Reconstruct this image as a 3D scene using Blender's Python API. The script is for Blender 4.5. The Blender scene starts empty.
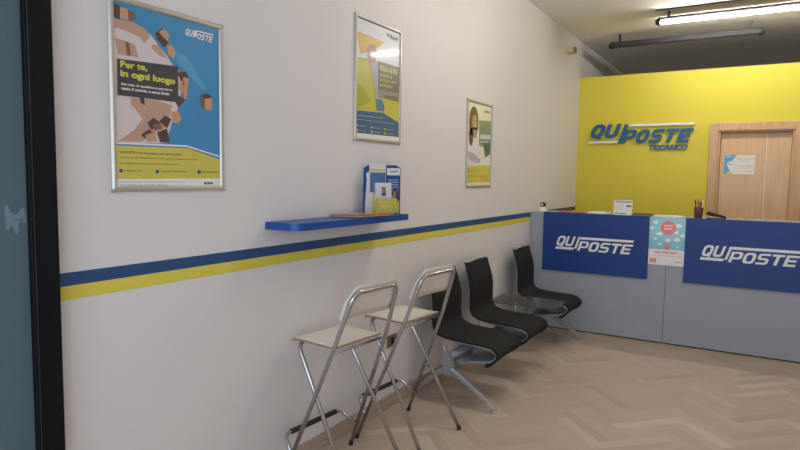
import bpy, bmesh, math, random
from mathutils import Vector, Matrix
random.seed(7)
C = bpy.context.scene.collection
SC = bpy.context.scene

# ------------------------------------------------------------------ camera
F, YAW, PITCH, ROLL, CX, CZ = 597.98, -0.54458, -0.081394, 0.014647, 2.0101, 1.5
YC, YW = 5.873, 7.56          # counter front, yellow partition
def cam_axes():
    cy, sy = math.cos(YAW), math.sin(YAW)
    w = Vector((sy*math.cos(PITCH), cy*math.cos(PITCH), math.sin(PITCH)))
    r = Vector((cy, -sy, 0)); u = r.cross(w)
    return math.cos(ROLL)*r+math.sin(ROLL)*u, -math.sin(ROLL)*r+math.cos(ROLL)*u, w
AR, AU, AW = cam_axes()
def at(px, py, axis, val):
    """world point of a photo point measured on a known wall plane"""
    d = AW+AR*((px-400)/F)-AU*((py-225)/F)
    o = Vector((CX, 0, CZ)); i = 'xyz'.index(axis)
    return o+d*((val-o[i])/d[i])
cam = bpy.data.cameras.new('camera'); co = bpy.data.objects.new('camera', cam); C.objects.link(co)
m = Matrix((AR, AU, -AW)).transposed().to_4x4(); m.translation = (CX, 0, CZ); co.matrix_world = m
cam.sensor_width = 36; cam.lens = F/800*36; cam.clip_start = .02
SC.camera = co

# --------------------------------------------------------------- materials
def mat(name, col, rough=.5, metal=0, spec=.5, noise=0, nscale=8, bump=0, bscale=200, coat=0):
    m = bpy.data.materials.new(name); m.use_nodes = True
    nt = m.node_tree; b = nt.nodes['Principled BSDF']
    b.inputs['Base Color'].default_value = (*col, 1); b.inputs['Roughness'].default_value = rough
    b.inputs['Metallic'].default_value = metal; b.inputs['Specular IOR Level'].default_value = spec
    b.inputs['Coat Weight'].default_value = coat; b.inputs['Coat Roughness'].default_value = .06
    tc = nt.nodes.new('ShaderNodeTexCoord')
    if noise:
        n = nt.nodes.new('ShaderNodeTexNoise'); n.inputs['Scale'].default_value = nscale; n.inputs['Detail'].default_value = 4
        nt.links.new(tc.outputs['Object'], n.inputs['Vector'])
        r = nt.nodes.new('ShaderNodeMapRange'); r.inputs['To Min'].default_value = 1-noise; r.inputs['To Max'].default_value = 1+noise
        nt.links.new(n.outputs['Fac'], r.inputs['Value'])
        v = nt.nodes.new('ShaderNodeVectorMath'); v.operation = 'SCALE'; v.inputs[0].default_value = col
        nt.links.new(r.outputs['Result'], v.inputs['Scale']); nt.links.new(v.outputs['Vector'], b.inputs['Base Color'])
    if bump:
        n2 = nt.nodes.new('ShaderNodeTexNoise'); n2.inputs['Scale'].default_value = bscale
        nt.links.new(tc.outputs['Object'], n2.inputs['Vector'])
        bp = nt.nodes.new('ShaderNodeBump'); bp.inputs['Strength'].default_value = bump; bp.inputs['Distance'].default_value = .002
        nt.links.new(n2.outputs['Fac'], bp.inputs['Height']); nt.links.new(bp.outputs['Normal'], b.inputs['Normal'])
    return m
def srgb(r, g, b):
    f = lambda c: (c/255/12.92 if c <= 10 else ((c/255+.055)/1.055)**2.4)
    return (f(r), f(g), f(b))
def wood(name, c1, c2, sc=(14, 14, 1.5), rough=.4):
    m = mat(name, c1, rough); nt = m.node_tree; b = nt.nodes['Principled BSDF']
    tc = nt.nodes.new('ShaderNodeTexCoord'); mp = nt.nodes.new('ShaderNodeMapping'); mp.inputs['Scale'].default_value = sc
    n = nt.nodes.new('ShaderNodeTexNoise'); n.inputs['Scale'].default_value = 2.5; n.inputs['Detail'].default_value = 6
    cr = nt.nodes.new('ShaderNodeValToRGB'); cr.color_ramp.elements[0].position = .35; cr.color_ramp.elements[1].position = .65
    cr.color_ramp.elements[0].color = (*c1, 1); cr.color_ramp.elements[1].color = (*c2, 1)
    nt.links.new(tc.outputs['Object'], mp.inputs['Vector']); nt.links.new(mp.outputs['Vector'], n.inputs['Vector'])
    nt.links.new(n.outputs['Fac'], cr.inputs['Fac']); nt.links.new(cr.outputs['Color'], b.inputs['Base Color'])
    return m
M = {}
M['wall'] = mat('wall_paint', srgb(221, 215, 211), .75, noise=.015, nscale=1.5, bump=.15, bscale=90)
M['ceil'] = mat('ceiling_paint', srgb(238, 234, 228), .85, noise=.015, nscale=1)
M['yellow'] = mat('yellow_paint', srgb(214, 199, 60), .6, noise=.02, nscale=2)
M['st_blue'] = mat('stripe_blue', srgb(36, 76, 120), .55, noise=.03)
M['st_yellow'] = mat('stripe_yellow', srgb(218, 203, 78), .6, noise=.03)
M['base'] = wood('skirting_wood', srgb(182, 162, 144), srgb(168, 148, 130), (3, 1, 30))
M['doorw'] = wood('door_wood', srgb(214, 180, 140), srgb(206, 170, 130), (14, 14, 1.2), .45)
M['framew'] = wood('door_frame_wood', srgb(205, 166, 124), srgb(194, 152, 110), (14, 14, 1.2), .4)
M['ply'] = wood('plywood_edge', srgb(176, 140, 110), srgb(150, 112, 84), (20, 20, 60))
M['lam'] = mat('cream_laminate', srgb(226, 219, 203), .35, noise=.01)
M['chrome'] = mat('chrome', (.50, .51, .54), .24, 1, noise=.03, nscale=5)
M['alu'] = mat('brushed_aluminium', (.50, .51, .52), .34, 1, noise=.04, nscale=20)
M['castalu'] = mat('cast_aluminium', (.40, .415, .44), .32, .5, noise=.03, nscale=9)
M['railalu'] = mat('satin_frame_aluminium', srgb(196, 190, 178), .3, .55, noise=.03, nscale=20)
M['rubber'] = mat('black_rubber', (.012, .012, .013), .6, noise=.1)
M['mesh'] = mat('black_mesh_fabric', (.018, .0172, .017), .8, 0, .2, noise=.25, nscale=350, bump=.5, bscale=500)
M['dark'] = mat('black_frame', (.006, .007, .008), .5, 0, .15, noise=.1, nscale=3)
M['darkfix'] = mat('dark_fixture', (.022, .020, .028), .5, noise=.1)
M['blue'] = mat('blue_panel', srgb(6, 54, 124), .45, noise=.03, nscale=4)
M['shelfblue'] = mat('blue_lacquer', srgb(6, 74, 144), .38, noise=.02, nscale=5)
M['grey'] = mat('grey_laminate', srgb(156, 160, 167), .5, noise=.02, nscale=3)
M['gtop'] = mat('grey_counter_top', srgb(160, 165, 162), .4, noise=.02, nscale=3)
M['gapd'] = mat('dark_gap', (.02, .02, .02), .8, noise=.1)
M['white'] = mat('white_print', srgb(232, 232, 228), .45, noise=.01)
M['signblue'] = mat('sign_blue', srgb(8, 84, 136), .4, noise=.03)
M['paper'] = mat('paper', srgb(225, 222, 212), .6, noise=.02)
M['brass'] = mat('bronze_plate', srgb(150, 128, 84), .4, .5, noise=.04)
M['cream'] = mat('cream_plastic', srgb(196, 186, 150), .5, noise=.03)
M['red'] = mat('red_plastic', srgb(190, 50, 40), .4, noise=.03)
M['orange'] = mat('orange_print', srgb(226, 92, 60), .5, noise=.03)
M['rust'] = mat('rust_cover', srgb(150, 84, 54), .45, noise=.04)
M['brown'] = mat('brown_plastic', srgb(84, 58, 42), .55, noise=.15, nscale=40)
def pr(name, r, g, b, ro=.3):          # printed ink behind a glossy sheet
    M[name] = mat('ink_'+name, srgb(r, g, b), ro, noise=.02, nscale=6, coat=.55)
pr('p_blue', 58, 138, 184); pr('p_blue2', 80, 156, 196); pr('p_white', 236, 230, 226); pr('p_beige', 190, 150, 128); pr('p_globe', 214, 198, 194)
pr('p_box1', 128, 92, 76); pr('p_box2', 200, 150, 116); pr('p_box3', 84, 58, 50); pr('p_dark', 64, 60, 62); pr('p_yel', 208, 192, 84); pr('p_ytext', 214, 210, 72)
pr('p_grey', 150, 140, 90); pr('p_tblue', 30, 88, 130); pr('p_sky', 214, 214, 214); pr('p_plane', 206, 170, 66); pr('p_plane2', 200, 150, 34); pr('p_skin', 176, 132, 114)
pr('p_field', 196, 186, 70); pr('p_field2', 172, 170, 40); pr('p_dgrey', 112, 106, 92); pr('p_navy', 34, 92, 140); pr('p_cloth', 226, 220, 222); pr('p_cloth2', 176, 172, 184)
pr('p_hair', 66, 50, 38); pr('p_green', 122, 140, 118); pr('p_pale', 226, 226, 206); pr('p_dgreen', 72, 92, 84); pr('p_line', 120, 118, 70); pr('p_lgrey', 150, 150, 150)
pr('p_aqua', 132, 196, 206); pr('p_orange', 226, 92, 60); pr('p_cloud', 226, 232, 232); pr('p_pink', 206, 150, 140); pr('p_jeans', 70, 110, 150)

def tube_emit():
    m = bpy.data.materials.new('fluorescent_glow'); m.use_nodes = True; nt = m.node_tree; nt.nodes.clear()
    o = nt.nodes.new('ShaderNodeOutputMaterial'); e = nt.nodes.new('ShaderNodeEmission')
    e.inputs['Color'].default_value = (1, .95, .87, 1); e.inputs['Strength'].default_value = 122
    nt.links.new(e.outputs[0], o.inputs[0]); return m
M['tube'] = tube_emit()
def glass(name, tint, gl=.12, rough=.02, body=None, amount=0):
    m = bpy.data.materials.new(name); m.use_nodes = True; nt = m.node_tree; nt.nodes.clear()
    o = nt.nodes.new('ShaderNodeOutputMaterial'); t = nt.nodes.new('ShaderNodeBsdfTransparent'); g = nt.nodes.new('ShaderNodeBsdfGlossy')
    t.inputs['Color'].default_value = (*tint, 1); g.inputs['Roughness'].default_value = rough
    f = nt.nodes.new('ShaderNodeLayerWeight'); f.inputs['Blend'].default_value = gl
    mx = nt.nodes.new('ShaderNodeMixShader')
    nt.links.new(f.outputs['Fresnel'], mx.inputs[0]); nt.links.new(t.outputs[0], mx.inputs[1]); nt.links.new(g.outputs[0], mx.inputs[2]); nt.links.new(mx.outputs[0], o.inputs[0])
    if body:
        d = nt.nodes.new('ShaderNodeBsdfDiffuse'); d.inputs['Color'].default_value = (*body, 1); m2 = nt.nodes.new('ShaderNodeMixShader')
        m2.inputs[0].default_value = amount; nt.links.new(mx.outputs[0], m2.inputs[1]); nt.links.new(d.outputs[0], m2.inputs[2]); nt.links.new(m2.outputs[0], o.inputs[0])
    return m
M['glass'] = glass('table_glass', (.86, .89, .87), .12, .1, srgb(150, 152, 148), .14)
M['tint'] = glass('tinted_door_glass', (.25, .43, .50), .12, .05, srgb(112, 134, 140), .6)
M['clear'] = glass('clear_glass', (.95, .96, .96), .1)
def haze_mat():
    m = mat('pale_translucent', srgb(170, 185, 205), .6); nt = m.node_tree
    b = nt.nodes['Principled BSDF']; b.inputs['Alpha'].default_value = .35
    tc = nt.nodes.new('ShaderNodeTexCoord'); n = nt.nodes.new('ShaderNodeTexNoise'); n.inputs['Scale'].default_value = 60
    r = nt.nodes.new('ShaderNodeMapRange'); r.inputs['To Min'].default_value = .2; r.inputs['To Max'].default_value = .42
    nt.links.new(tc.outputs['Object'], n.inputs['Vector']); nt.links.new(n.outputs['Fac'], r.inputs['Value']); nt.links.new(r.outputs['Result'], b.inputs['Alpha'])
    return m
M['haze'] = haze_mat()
def floor_mat():
    m = bpy.data.materials.new('parquet'); m.use_nodes = True; nt = m.node_tree; b = nt.nodes['Principled BSDF']
    at_ = nt.nodes.new('ShaderNodeAttribute'); at_.attribute_name = 'tone'
    cr = nt.nodes.new('ShaderNodeValToRGB'); e = cr.color_ramp.elements
    e[0].position = 0; e[0].color = (*srgb(178, 156, 137), 1); e[1].position = 1; e[1].color = (*srgb(202, 184, 165), 1)
    k = e.new(.15); k.color = (*srgb(185, 164, 145), 1); k = e.new(.8); k.color = (*srgb(191, 170, 150), 1)
    uv = nt.nodes.new('ShaderNodeUVMap'); uv.uv_map = 'UVMap'
    mp = nt.nodes.new('ShaderNodeMapping'); mp.inputs['Scale'].default_value = (3, 40, 1)
    n = nt.nodes.new('ShaderNodeTexNoise'); n.inputs['Scale'].default_value = 1.6; n.inputs['Detail'].default_value = 5
    r = nt.nodes.new('ShaderNodeMapRange'); r.inputs['To Min'].default_value = .90; r.inputs['To Max'].default_value = 1.1
    v = nt.nodes.new('ShaderNodeVectorMath'); v.operation = 'SCALE'
    nt.links.new(at_.outputs['Fac'], cr.inputs['Fac']); nt.links.new(uv.outputs[0], mp.inputs[0]); nt.links.new(mp.outputs[0], n.inputs['Vector'])
    nt.links.new(n.outputs['Fac'], r.inputs['Value']); nt.links.new(cr.outputs['Color'], v.inputs[0]); nt.links.new(r.outputs[0], v.inputs['Scale'])
    nt.links.new(v.outputs['Vector'], b.inputs['Base Color']); b.inputs['Roughness'].default_value = .42; b.inputs['Specular IOR Level'].default_value = .35
    return m
M['floor'] = floor_mat()

# ----------------------------------------------------------------- helpers
class MB:
    """collects shapes; build() links them as ONE mesh object"""
    def __init__(s): s.bm = bmesh.new(); s.mats = []
    def mi(s, k):
        if k not in s.mats: s.mats.append(k)
        return s.mats.index(k)
    def box(s, a, b, k, bev=0, seg=2):
        bm = s.bm; i = s.mi(k)
        vs = [bm.verts.new((x, y, z)) for x in (a[0], b[0]) for y in (a[1], b[1]) for z in (a[2], b[2])]
        fs = [bm.faces.new([vs[j] for j in q]) for q in ((0,1,3,2),(4,6,7,5),(0,4,5,1),(2,3,7,6),(0,2,6,4),(1,5,7,3))]
        for f in fs: f.material_index = i
        if bev:
            es = list({e for f in fs for e in f.edges})
            r = bmesh.ops.bevel(bm, geom=es, offset=bev, segments=seg, affect='EDGES', profile=.5)
            for f in r['faces']: f.material_index = i
        return s
    def poly(s, pts, k):
        f = s.bm.faces.new([s.bm.verts.new(p) for p in pts]); f.material_index = s.mi(k); return s
    def prism(s, pts, d, k, smooth=False):
        """closed outline pts swept by vector d"""
        bm = s.bm; i = s.mi(k); d = Vector(d)
        a = [bm.verts.new(p) for p in pts]; b = [bm.verts.new(Vector(p)+d) for p in pts]; n = len(pts)
        fs = [bm.faces.new(a), bm.faces.new(b[::-1])]+[bm.faces.new((a[j], b[j], b[(j+1) % n], a[(j+1) % n])) for j in range(n)]
        for f in fs: f.material_index = i
        if smooth:
            for f in fs[2:]: f.smooth = True
        return s
    def tube(s, pts, r, k, seg=12, caps=True, closed=False):
        bm = s.bm; i = s.mi(k); P = [Vector(p) for p in pts]; n = len(P); rings = []
        rr = r if isinstance(r, (list, tuple)) else [r]*n
        up = None
        for j in range(n):
            if closed: t = (P[(j+1) % n]-P[j-1]).normalized()
            else: t = (P[min(j+1, n-1)]-P[max(j-1, 0)]).normalized()
            if up is None:
                up = Vector((0, 0, 1)) if abs(t.z) < .9 else Vector((1, 0, 0))
            side = t.cross(up).normalized(); up = side.cross(t).normalized()
            rings.append([bm.verts.new(P[j]+rr[j]*(math.cos(a)*side+math.sin(a)*up)) for a in [2*math.pi*q/seg for q in range(seg)]])
        for j in range(n if closed else n-1):
            A, B = rings[j], rings[(j+1) % n]
            for q in range(seg):
                f = bm.faces.new((A[q], A[(q+1) % seg], B[(q+1) % seg], B[q])); f.smooth = True; f.material_index = i
        if caps and not closed:
            for R in (rings[0][::-1], rings[-1]):
                f = bm.faces.new(R); f.material_index = i
        return s
    def lathe(s, prof, k, c=(0, 0, 0), seg=20):
        bm = s.bm; i = s.mi(k); rings = []
        for r, z in prof:
            rings.append([bm.verts.new((c[0]+r*math.cos(2*math.pi*q/seg), c[1]+r*math.sin(2*math.pi*q/seg), c[2]+z)) for q in range(seg)])
        for A, B in zip(rings, rings[1:]):
            for q in range(seg):
                f = bm.faces.new((A[q], A[(q+1) % seg], B[(q+1) % seg], B[q])); f.smooth = True; f.material_index = i
        for R in (rings[0][::-1], rings[-1]):
            f = bm.faces.new(R); f.material_index = i
        return s
    def loft(s, secs, k, closed_sec=True, smooth=True):
        """sections: lists of points with equal count, joined with caps"""
        bm = s.bm; i = s.mi(k); R = [[bm.verts.new(p) for p in c] for c in secs]; n = len(R[0])
        for A, B in zip(R, R[1:]):
            for q in range(n):
                f = bm.faces.new((A[q], A[(q+1) % n], B[(q+1) % n], B[q])); f.smooth = smooth; f.material_index = i
        for c in (R[0][::-1], R[-1]):
            f = bm.faces.new(c); f.material_index = i
        return s
    def build(s, name, parent=None):
        bmesh.ops.recalc_face_normals(s.bm, faces=s.bm.faces)
        me = bpy.data.meshes.new(name); s.bm.to_mesh(me); s.bm.free()
        for k in s.mats: me.materials.append(M[k])
        o = bpy.data.objects.new(name, me); C.objects.link(o)
        if parent: 
            o.parent = parent; o.matrix_parent_inverse = Matrix.Translation(-parent.location) if parent.type == 'EMPTY' else Matrix()
        return o
def tag(o, label=None, cat=None, group=None, kind=None):
    if label: o['label'] = label
    if cat: o['category'] = cat
    if group: o['group'] = group
    if kind: o['kind'] = kind
    return o
def empty(name, loc, label, cat, group=None):
    o = bpy.data.objects.new(name, None); o.location = loc; C.objects.link(o); o.empty_display_size = .1
    return tag(o, label, cat, group)
def struct(name, mb): return tag(mb.build(name), kind='structure')
def fillet(pts, r, n=6):
    P = [Vector(p) for p in pts]; out = [P[0]]
    for a, b, c in zip(P, P[1:], P[2:]):
        u = (a-b).normalized(); v = (c-b).normalized(); ang = u.angle(v)
        d = min(r/math.tan(ang/2), (a-b).length*.49, (c-b).length*.49)
        p0, p1 = b+u*d, b+v*d
        for j in range(n+1):
            t = j/n; out.append((1-t)**2*p0+2*t*(1-t)*b+t*t*p1)
    out.append(P[-1]); return out
def arc(cx, cy, r, a0, a1, n=12, ry=None):
    ry = ry or r
    return [(cx+r*math.cos(math.radians(a0+(a1-a0)*j/n)), cy+ry*math.sin(math.radians(a0+(a1-a0)*j/n))) for j in range(n+1)]
def text_mesh(txt, bold=0, res=3):
    cu = bpy.data.curves.new('glyphs', 'FONT'); cu.body = txt; cu.size = 1; cu.offset = bold; cu.resolution_u = res
    cu.fill_mode = 'FRONT'
    o = bpy.data.objects.new('glyphs', cu); C.objects.link(o); bpy.context.view_layer.update()
    me = bpy.data.meshes.new_from_object(o.evaluated_get(bpy.context.evaluated_depsgraph_get()))
    bpy.data.objects.remove(o); bpy.data.curves.remove(cu)
    return me
def put_text(mb, txt, O, R, U, w, h, k, bold=0, shear=0, depth=0, N=None):
    """text in a w x h box (its own bounding box) with lower left O along unit R and U; depth extrudes along N"""
    O, R, U = Vector(O), Vector(R), Vector(U); me = text_mesh(txt, bold)
    if not me.vertices: return
    x0 = min(v.co.x for v in me.vertices); x1 = max(v.co.x for v in me.vertices)
    y0 = min(v.co.y for v in me.vertices); y1 = max(v.co.y for v in me.vertices)
    N = Vector(N) if N else Vector((0, 0, 0)); i = mb.mi(k); bm = mb.bm
    sh = shear*h
    def tr(c):
        a = (c.x-x0)/(x1-x0); b = (c.y-y0)/(y1-y0)
        return O+R*(a*(w-sh)+b*sh)+U*(b*h)
    top = [bm.verts.new(tr(v.co)+N*depth) for v in me.vertices]
    cnt = {}
    for p in me.polygons:
        try: f = bm.faces.new([top[j] for j in p.vertices]); f.material_index = i
        except ValueError: continue
        for e in p.edge_keys: cnt[e] = cnt.get(e, 0)+1
    if depth:
        bot = [bm.verts.new(tr(v.co)) for v in me.vertices]
        for e, c in cnt.items():
            if c == 1:
                f = bm.faces.new((top[e[0]], top[e[1]], bot[e[1]], bot[e[0]])); f.material_index = i
    bpy.data.meshes.remove(me)
def block_letter(mb, ch, O, R, U, w, h, shear, k, N=None, depth=0, tx=.27, ty=.22, ex=2.6):
    """heavy slanted capital built from strips in a w x h box"""
    O, R, U = Vector(O), Vector(R), Vector(U)
    def pt(a, b): return O+R*(a*w+b*h*shear)+U*(b*h)
    def quad(q, lift=0):
        P = [pt(*c)+R.cross(U)*lift for c in q]
        if depth: mb.prism([tuple(p) for p in P], Vector(N)*depth, k)
        else: mb.poly(P, k)
    def rect(a, b, c, d): quad([(a, b), (c, b), (c, d), (a, d)])
    def ring(cx, cy, rx, ry, a0, a1, n=14, tx_=tx, ty_=ty):
        def se(t, x_, y_):
            c, s_ = math.cos(t), math.sin(t)
            return (cx+x_*math.copysign(abs(c)**(2/ex), c), cy+y_*math.copysign(abs(s_)**(2/ex), s_))
        ts = [math.radians(a0+(a1-a0)*i/n) for i in range(n+1)]
        for t0, t1 in zip(ts, ts[1:]): quad([se(t0, rx, ry), se(t1, rx, ry), se(t1, rx-tx_, ry-ty_), se(t0, rx-tx_, ry-ty_)])
    if ch in 'OQ':
        ring(.5, .5, .5, .5, 0, 360, 24)
        if ch == 'Q': quad([(.52, .30), (.70, .36), (.98, -.06), (.72, -.10)], .0015 if depth else .0005)
    elif ch == 'U': rect(0, .4, tx, 1); rect(1-tx, .4, 1, 1); ring(.5, .42, .5, .42, 180, 360)
    elif ch == 'I': rect(0, 0, 1, 1)
    elif ch == 'P':
        rect(0, 0, tx, 1); rect(tx, 1-ty*.9, .6, 1); rect(tx, .30, .6, .30+ty*.9); ring(.6, .65, .4, .35, -90, 90, 12, tx, ty*.9)
    elif ch == 'T': rect(0, 1-ty, 1, 1); rect(.5-tx/2, 0, .5+tx/2, 1-ty)
    elif ch == 'E': rect(0, 0, tx, 1); rect(tx, 0, .95, ty); rect(tx, 1-ty, 1, 1); rect(tx, .5-ty*.45, .9, .5+ty*.45)
    elif ch == 'S':
        g = ty*.95
        rect(.45, 1-g, .98, 1); rect(.45, .5-g/2, .55, .5+g/2); rect(.02, 0, .55, g)
        ring(.45, .75-g/4, .43, .25+g/4, 90, 270, 12, tx*.9, g); ring(.55, .25+g/4, .43, .25+g/4, -90, 90, 12, tx*.9, g)
def block_word(mb, word, O, R, U, w, h, shear, k, gap=.12, **kw):
    """word set to total width w, slant included"""
    n = len(word); a = (w-h*shear)/(n+gap*(n-1))
    for i, ch in enumerate(word): block_letter(mb, ch, Vector(O)+Vector(R)*(a*(1+gap)*i), R, U, a, h, shear, k, **kw)
X, Y, Z = Vector((1, 0, 0)), Vector((0, 1, 0)), Vector((0, 0, 1))

# ------------------------------------------------------------- room shell
XR, YB, YF, ZC = 3.9, 10.2, -0.7, 3.18
def build_floor():
    bm = bmesh.new(); W, L = .072, .432; uvl = bm.loops.layers.uv.new('UVMap'); tl = bm.loops.layers.float_color.new('tone')
    c, s = math.cos(math.pi/4), math.sin(math.pi/4)
    def quad(x0, y0, x1, y1, lng):
        pts = [(x0, y0), (x1, y0), (x1, y1), (x0, y1)]
        w = [(c*a-s*b+1.95, s*a+c*b+4.5) for a, b in pts]
        if max(p[0] for p in w) < 0 or min(p[0] for p in w) > XR or max(p[1] for p in w) < YF or min(p[1] for p in w) > YB: return
        f = bm.faces.new([bm.verts.new((p[0], p[1], 0)) for p in w]); t = random.random(); o = random.random()*50
        for l, (a, b) in zip(f.loops, pts):
            u, v = (a-x0, b-y0) if lng == 0 else (b-y0, a-x0)
            l[uvl].uv = (u+o, v+o); l[tl] = (t, t, t, 1)
    for k in range(-160, 161):
        for j in range(-24, 25):
            ox, oy = k*W+j*L, k*W-j*L
            if abs(ox) > 13 or abs(oy) > 13: continue
            quad(ox, oy, ox+L, oy+W, 0); quad(ox, oy+W, ox+W, oy+W+L, 1)
    for co_, no in (((0, 0, 0), (-1, 0, 0)), ((XR, 0, 0), (1, 0, 0)), ((0, YF, 0), (0, -1, 0)), ((0, YB, 0), (0, 1, 0))):
        bmesh.ops.bisect_plane(bm, geom=bm.verts[:]+bm.edges[:]+bm.faces[:], plane_co=co_, plane_no=no, clear_outer=True)
    # slab below
    me = bpy.data.meshes.new('floor')
    def low(z, flip):
        q = [bm.verts.new(p) for p in ((0, YF, z), (XR, YF, z), (XR, YB, z), (0, YB, z))]
        bm.faces.new(q[::-1] if flip else q)
    low(-.05, True)
    bm.normal_update(); bm.to_mesh(me); bm.free(); me.materials.append(M['floor'])
    o = bpy.data.objects.new('floor', me); C.objects.link(o); tag(o, kind='structure')
build_floor()
struct('ceiling', MB().box((-.1, YF-.1, ZC), (XR+.1, YB+.1, ZC+.1), 'ceil'))
struct('wall_left', MB().box((-.1, YF-.1, 0), (0, YB, ZC), 'wall'))
struct('wall_right', MB().box((XR, YF-.1, 0), (XR+.1, YB, ZC), 'wall'))
struct('wall_rear', MB().box((-.1, YB, 0), (XR+.1, YB+.1, ZC), 'wall'))
DX0, DX1, DZ = 1.553, 2.262, 2.052      # door opening in the yellow partition
w = MB()
w.box((0, YW, 0), (DX0, YW+.1, 2.74), 'yellow'); w.box((DX1, YW, 0), (XR, YW+.1, 2.74), 'yellow'); w.box((DX0, YW, DZ), (DX1, YW+.1, 2.74), 'yellow')
struct('wall_back', w)
# front of the shop: a glazed opening behind the camera
w = MB(); w.box((0, YF-.1, 2.7), (XR, YF, ZC), 'wall'); w.box((0, YF-.1, 0), (XR, YF, .25), 'wall')
struct('wall_front', w)
wf = MB()
for x in (0.0, 1.25, 2.55, XR-.06): wf.box((x, YF-.08, .25), (x+.06, YF-.02, 2.7), 'dark')
wf.box((0.06, YF-.08, 2.62), (XR-.06, YF-.02, 2.7), 'dark'); wf.box((.06, YF-.08, .25), (XR-.06, YF-.02, .33), 'dark')
win = struct('window_1', wf)
MB().box((.06, YF-.055, .33), (XR-.06, YF-.045, 2.62), 'clear').build('pane', win)
# stripes and skirting on the left wall
struct('trim_1', MB().box((0, 1.0, 1.110), (.0015, YW, 1.156), 'st_blue'))
struct('trim_2', MB().box((0, 1.0, 1.062), (.0015, YW, 1.110), 'st_yellow'))
struct('baseboard_left', MB().box((0, 1.1, 0), (.012, YC, .086), 'base', .002))

# inner door with its frame
df = MB()
yf = YW-.022
def arch(x0, x1, z1, wdt, ya, yb, k):
    df.box((x0, ya, 0), (x0+wdt, yb, z1), k, .006); df.box((x1-wdt, ya, 0), (x1, yb, z1), k, .006)
    df.box((x0+wdt, ya, z1-wdt), (x1-wdt, yb, z1), k, .006)
arch(1.463, 2.352, 2.139, .088, yf, YW, 'framew')
arch(DX0-.002, DX1+.002, DZ+.002, .022, YW, YW+.1, 'framew')
door = tag(df.build('door_1'), kind='structure')
dl = MB(); dl.box((DX0+.022, YW+.055, .01), (DX1-.022, YW+.095, DZ-.022), 'doorw', .002)
leaf = dl.build('door_leaf', door)
MB().box((2.012, YW+.052, .02), (2.018, YW+.055, DZ-.03), 'lam').build('inlay_strip', leaf)
h = MB(); h.lathe([(.024, 0), (.024, .004), (.01, .006), (.01, .04)], 'chrome'); h.tube(fillet([(0, 0, .036), (-.01, 0, .04), (-.11, 0, .04)], .005), .009, 'chrome')
ho = h.build('door_handle', leaf); ho.rotation_euler = (math.pi/2, 0, 0); ho.location = (2.2, YW+.055, .98)

# glazed entrance leaf standing against the left wall, at the left edge of the view
gd = MB()
gd.box((.015, .994, .0), (.060, 1.081, 2.5), 'dark', .004)
gd.box((.015, -.05, .0), (.060, .07, 2.5), 'dark', .004)
gd.box((.015, .07, 2.38), (.060, .994, 2.5), 'dark'); gd.box((.015, .07, .0), (.060, .994, .14), 'dark')
gd.box((.060, 1.002, .0), (.063, 1.005, 2.5), 'darkfix')
gdo = tag(gd.build('door_2'), kind='structure')
MB().box((.034, .07, .14), (.040, .994, 2.38), 'tint').build('door_glass', gdo)
k = MB(); k.lathe([(.014, 0), (.014, .004), (.010, .009), (.004, .011)], 'chrome', seg=16)
ko = k.build('lock_cylinder', gdo); ko.rotation_euler = (0, math.pi/2, 0); ko.location = (.060, 1.052, .567)
# pale see-through blotch laid flat over the glass, opacity varied by noise
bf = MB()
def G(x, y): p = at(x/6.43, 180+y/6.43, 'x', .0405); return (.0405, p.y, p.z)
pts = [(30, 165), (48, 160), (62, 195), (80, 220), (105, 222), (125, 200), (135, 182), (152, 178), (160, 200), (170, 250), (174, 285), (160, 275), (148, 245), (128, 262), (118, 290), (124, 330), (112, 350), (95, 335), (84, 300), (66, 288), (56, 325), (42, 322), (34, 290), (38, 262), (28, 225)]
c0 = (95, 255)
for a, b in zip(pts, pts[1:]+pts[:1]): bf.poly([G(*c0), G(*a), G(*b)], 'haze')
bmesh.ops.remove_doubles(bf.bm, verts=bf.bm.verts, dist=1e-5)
tag(bf.build('glass_blotch'), 'small pale butterfly-shaped translucent sticker on the tinted glass at far left', 'blotch')

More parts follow.
